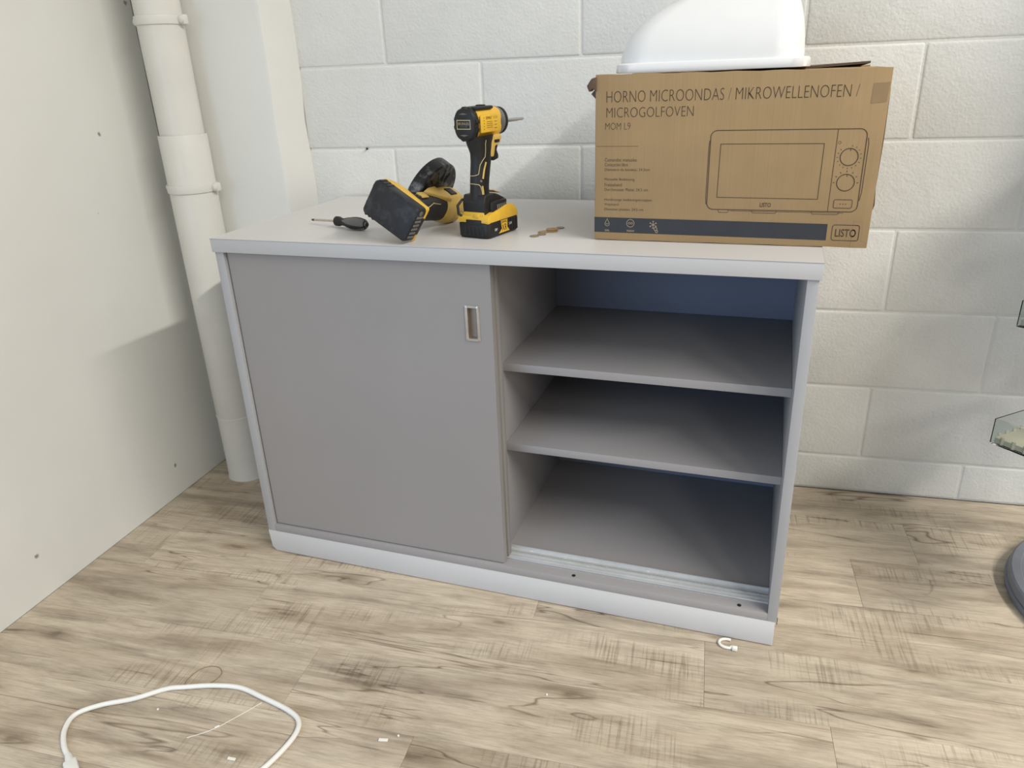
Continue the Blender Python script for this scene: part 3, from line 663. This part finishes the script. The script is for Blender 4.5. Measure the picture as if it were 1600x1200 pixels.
# yellow gear housing reaching back over the handle
gc = MB().loft([ring(z, rx, ry, cx, 0) for z, rx, ry, cx in ((.176, .0295, .0305, 0), (.190, .0345, .0340, 0), (.215, .0375, .0360, .001), (.240, .0365, .0350, .002), (.254, .0300, .0300, .002), (.262, .020, .021, .002))])
gc.prism([(.012, .120), (.022, .150), (.027, .185), (-.024, .185), (-.012, .160), (.002, .138)], .0215, .0325, axis='y', bev=.0025, M=None)
gcase = gc.build('gear_housing', M_YELD, gr, 45)
MB().box(-.012, .010, .0300, .0372, .196, .222, .002).build('lock_button', M_BLK, gcase)
MB().lathe([(0, .017), (.010, .017), (.014, .012), (.018, .011)], (-.018, 0, .222), (-1, 0, 0), 24).build('side_boss', M_YELD, gcase)
MB().box(-.006, .012, .0262, .0300, .092, .118, .0015).build('yellow_inlay', M_YELT, gh)
# wheel guard: half drum around the spindle (local x), plate toward the body
GZ, GYC, GR_ = .222, .008, .0700
def arc(r, x, a0=-18, a1=172, n=36): return [(x, GYC + r * math.sin(math.radians(a0 + (a1 - a0) * i / n)), GZ - r * math.cos(math.radians(a0 + (a1 - a0) * i / n))) for i in range(n + 1)]
b = bmesh.new()
def skin(rows_, closed=True):
    V = [[b.verts.new(p) for p in row] for row in rows_]; m_ = len(V)
    for j in range(m_ if closed else m_ - 1):
        A, B = V[j], V[(j + 1) % m_]
        for i in range(len(A) - 1): b.faces.new((A[i], A[i + 1], B[i + 1], B[i]))
    b.faces.new([r_[0] for r_ in V]); b.faces.new([r_[-1] for r_ in V][::-1])
skin([arc(.014, .034), arc(.014, .0365), arc(GR_ - .003, .0365), arc(GR_ - .0035, .062), arc(GR_ + .0004, .062), arc(GR_ + .0006, .056), arc(GR_, .0365), arc(GR_ - .0030, .0335), arc(.046, .0325), arc(.040, .034)])
bmesh.ops.recalc_face_normals(b, faces=b.faces)
gd = MB(); gd.bm.free(); gd.bm = b; guard = gd.build('wheel_guard', M_GUARD, gr, 35)
rb = MB()
for a in (35, 60, 85, 110): 
    t_ = math.radians(a); rb.tube([(.0322, GYC + .030 * math.sin(t_), GZ - .030 * math.cos(t_)), (.0322, GYC + .058 * math.sin(t_), GZ - .058 * math.cos(t_))], .0014, 6)
rb.build('guard_ribs', M_GUARD, guard)
MB().lathe([(.020, .020), (.044, .018)], (0, .004, GZ), (1, 0, 0), 24).build('spindle_neck', M_GREYM, gr)
MB().lathe([(.046, .008), (.0462, .055), (.0490, .055), (.0492, .008)], (0, GYC, GZ), (1, 0, 0), 40).build('cutting_disc', M_GREY, gr)

# ------------------------------------------------------------------ screwdriver
A_ = Vector((.1350, .1716, 0)); B_ = Vector((.3090, .1150, 0)); dv = (B_ - A_)
ang = math.atan2(dv.y, dv.x); Ls = dv.length
sd = empty('screwdriver', (A_.x, A_.y, H + .0002), ang); tag(sd, 'small screwdriver with black and grey handle lying left of the grinder', 'screwdriver')
zc = .0135
def sd_ring(x, r_, n=36, lobes=3, amp=.07): return [(x, r_ * (1 + amp * math.cos(lobes * t)) * math.cos(t), zc + r_ * (1 + amp * math.cos(lobes * t)) * math.sin(t)) for t in (2 * math.pi * i / n for i in range(n))]
MB().lathe([(0, .0012), (.002, .0022), (.008, .0022), (.012, .0024), (.080, .0025)], (0, 0, .0095), (1, 0, .048), 14).build('shaft', M_STEEL, sd)
MB().lathe([(-.0005, .0008), (.001, .0021), (.010, .0026), (.0105, .0020)], (0, 0, .0095), (1, 0, .048), 10).build('tip', M_DARK, sd)
hx = Ls - .098
MB().loft([sd_ring(hx + x, r_, amp=a) for x, r_, a in ((0, .0085, 0), (.001, .0105, 0), (.010, .0105, 0), (.017, .0082, .02), (.026, .0080, .04), (.040, .0110, .06), (.056, .0128, .06), (.072, .0126, .05), (.086, .0112, .03), (.094, .0075, 0), (.0975, .003, 0))]).build('handle', M_BLK, sd, 50)
def patch(t0, t1):
    rows_ = []
    for x, r_, w_ in ((.026, .0083, .12), (.034, .0098, .55), (.046, .0122, .9), (.060, .0134, 1.0), (.074, .0130, 1.15), (.088, .0108, 1.3), (.0965, .0045, 1.3)):
        tm, tw = (t0 + t1) / 2, (t1 - t0) / 2 * w_
        rows_.append([(hx + x, (r_ + .0006) * math.cos(tm + tw * k / 5), zc + (r_ + .0006) * math.sin(tm + tw * k / 5)) for k in range(-5, 6)] + [(hx + x, (r_ - .003) * math.cos(tm + tw * k / 5), zc + (r_ - .003) * math.sin(tm + tw * k / 5)) for k in range(5, -6, -1)])
    return MB().loft(rows_).build('grey_grip', M_GREY, sd, 50)
for k in range(3):
    c0 = math.radians(-75 + 120 * k - 45 - 90); patch(c0 - .62, c0 + .62)

# ------------------------------------------------------------------ coins
specs = [(.6770, .1190, .0090, 0, M_COING, 'small dull coin nearest the cabinet front edge, apart from the pile', 0), (.6865, .1370, .0085, 0, M_COING, 'small dull coin leaning next to the copper coins', .02),
         (.6830, .1590, .0105, 0, M_COPPER, 'copper coin at the left of the largest coin', 0), (.6960, .1790, .0125, .0018, M_COPPER, 'largest copper coin lying on top of the little pile', .0),
         (.6985, .1690, .0110, 0, M_COPPER, 'copper coin under the largest coin', 0), (.7060, .2050, .0085, 0, M_COING, 'small dark coin furthest back beside the pile', 0)]
for x, y, r_, z, m, lab, ti in specs:
    c = MB().lathe([(0, r_ - .0003), (.0003, r_), (.0014, r_), (.0017, r_ - .0003), (.0017, r_ - .0012), (.00145, r_ - .0015)], n=32).build('coin', m, None, 30)
    c.location = (x, y, H + z + .0001); c.rotation_euler = (0, ti, random.uniform(0, 3)); tag(c, lab, 'coin', 'loose coins on the cabinet top')

# ------------------------------------------------------------------ cable and small things on the floor
path = [(.075, -.790), (.0620, -.690), (.0527, -.6553), (.0313, -.6413), (-.0011, -.6229), (-.0300, -.5950), (-.0404, -.5620), (-.0120, -.5300), (.0388, -.4977), (.0814, -.4595), (.1147, -.4443), (.165, -.4250), (.2200, -.4141), (.2777, -.4218), (.3439, -.4341), (.3780, -.4500), (.3900, -.4800), (.3850, -.5299), (.3700, -.5800), (.33, -.68), (.26, -.80)]
cb_ = empty('charging_cable'); tag(cb_, 'white cable looping across the wooden floor at lower left', 'cable')
MB().tube(smooth_path([(x, y, .0049) for x, y in path[3:]], 8), .0047, 12).build('cord', M_CABLE, cb_, 60)
pd = Vector((.0527 - .0313, -.6553 + .6413, 0)).normalized()
MB().lathe([(-.006, .0050), (.0, .0062), (.012, .0072), (.016, .0075)], (.0313, -.6413, .0078), pd, 14).build('strain_relief', M_CABLE, cb_)
MB().box(.014, .075, -.011, .011, .0005, .0155, .0035, Matrix.Translation((.0313, -.6413, 0)) @ Matrix.Rotation(math.atan2(pd.y, pd.x), 4, 'Z')).build('plug', M_CABLE, cb_)
wl = MB().tube(smooth_path([(.1180, -.4480, .0009), (.1040, -.4340, .0009), (.1010, -.4180, .0009), (.1055, -.3950, .0009), (.1200, -.3810, .0009), (.1400, -.3780, .0009), (.1550, -.3880, .0009), (.1570, -.4030, .0009), (.1500, -.4230, .0009), (.140, -.436, .0009)], 6), .0008, 8).build('wire_loop', M_WIRE); tag(wl, 'thin tan loop of wire on the floor behind the white cable', 'wire')
st = MB().tube(smooth_path([(.2815, -.4300, .0007), (.268, -.455, .0007), (.252, -.482, .0007), (.240, -.502, .0007), (.222, -.522, .0007), (.200, -.540, .0007)], 6), .0006, 6).build('thread', M_CHIP); tag(st, 'fine pale thread on the floor inside the curve of the white cable', 'thread')
sh = MB().box(-.0045, .0045, -.0015, .0015, 0, .002, .0005, seg=1).build('plastic_sliver', M_CHIP); sh.location = (.238, -.504, .0012); sh.rotation_euler = (0, 0, .9); tag(sh, 'tiny white sliver caught on the pale thread', 'debris')
for (x, y, rz, l, lab) in ((.5472, -.4392, .25, .0085, 'small white rectangular chip alone on the middle of the floor'), (.3095, -.5540, .1, .0075, 'small pale chip near the bottom edge right of the cable'), (.569, -.423, .9, .0018, 'white speck just behind the rectangular chip'), (.1, -.503, .4, .0018, 'white speck on the floor inside the left of the cable loop'), (.797, -.254, .2, .0018, 'white speck on the floor in front of the sliding door')):
    o = MB().box(-l, l, -l * .32 if l > .003 else -l, l * .32 if l > .003 else l, 0, .0028, .0005, seg=1).build('chip', M_CHIP); o.location = (x, y, .0001); o.rotation_euler = (0, 0, rz); tag(o, lab, 'debris', 'white crumbs on the floor')
ck = MB()
ck.tube([(.0165 * math.cos(a), .0125 * math.sin(a), .0035) for a in (math.radians(70 + 12 * i) for i in range(20))], .0028, 8)
ck.box(.006, .017, -.012, -.006, 0, .007, .0015).box(.010, .020, -.016, -.008, .001, .009, .001)
ck = ck.build('plastic_clip', M_CHIP); ck.location = (1.111, -.0205, .0002); tag(ck, 'broken white plastic ring clip on the floor against the cabinet plinth', 'clip')
nl = MB(wallM).lathe([(0, .0022), (.004, .0030), (.006, .0024), (.007, .001)], (.0745, .0005, .9150), (0, -1, .1), 12)
nl = nl.build('nail', M_DARK); tag(nl, 'dark nail head stuck in the white block wall above the grinder', 'nail')

# ------------------------------------------------------------------ display stand at the right edge
sx, sy = 1.955, .318
stand = tag(empty('display_stand', (sx, sy, 0)), 'round grey floor stand with clear acrylic trays at the right edge', 'stand')
MB().lathe([(0, .270), (.001, .276), (.012, .278), (.014, .276), (.015, .272), (.017, .272), (.018, .274), (.034, .272), (.038, .268), (.0385, .252), (.0365, .250), (.0365, .03), (.0365, .02)], n=96).build('round_base', M_BASE, stand)
MB().lathe([(.0365, .03), (.05, .022), (.055, .016), (1.02, .016)], n=24).build('pole', M_STEEL, stand)
MB().box(-.190, .150, .200, .218, .42, 1.50, .003).build('added_shade_board', M_BASE, stand)  # unseen board, added to shade the right end of the back wall
MB().box(-.262, -.150, -.060, .020, .0366, .0372, 0, Matrix.Rotation(.35, 4, 'Z')).build('sticker', M_PAPER, stand)
def tray(z, tip_x, tip_y, rot, size):
    xf = Matrix.Translation((tip_x - sx, tip_y - sy, z)) @ Matrix.Rotation(rot, 4, 'Z')
    a = math.radians(43)                    # arms open to +x from the corner
    d1 = Vector((math.cos(a), math.sin(a), 0)); d2 = Vector((math.cos(a), -math.sin(a), 0)); n1 = Vector((d1.y, -d1.x, 0)); n2 = Vector((d2.y, -d2.x, 0))
    q = [Vector((0, 0, 0)), d1 * size, (d1 + d2) * size, d2 * size]
    def grow(k, zz): c = (d1 + d2) * size / 2; return [tuple(c + (v_ - c) * k + Vector((0, 0, zz))) for v_ in q]
    t = MB(xf).loft([grow(.97, 0), grow(1.0, .002), grow(1.0, .0045), grow(.985, .005)]).build('tray_floor', M_ACRY, stand)
    wl_ = MB(xf)
    for i in range(4):
        a_, b_ = Vector(q[i]), Vector(q[(i + 1) % 4]); nn = ((d1 + d2) * size / 2 - (a_ + b_) / 2).normalized() * .0022
        wl_.loft([[tuple(a_ + Vector((0, 0, .005))), tuple(b_ + Vector((0, 0, .005))), tuple(b_ + nn + Vector((0, 0, .005))), tuple(a_ + nn + Vector((0, 0, .005)))], [tuple(a_ + Vector((0, 0, .056))), tuple(b_ + Vector((0, 0, .056))), tuple(b_ + nn + Vector((0, 0, .056))), tuple(a_ + nn + Vector((0, 0, .056)))]])
    wl_.build('tray_wall', M_ACRY, t)
    ln = MB(xf).loft([grow(.96, .0055), grow(.96, .016)])
    for i in range(12):
        for d_, e_ in ((d1, d2), (d2, d1)):
            c = d_ * (.02 + i * .022) + e_ * .004; ln.box(c.x - .003, c.x + .003, c.y - .003, c.y + .003, .0055, .021, .0005, seg=1)
    ln.build('ridged_liner', M_CREAM, t)
tray(.368, 1.570, .285, 0, .26)
tray(.580, 1.600, .395, .05, .24)
tray(.780, 1.700, .30, 0, .22)  # this tray and the next are unseen, added to block tube light
tray(.980, 1.705, .32, .1, .22)
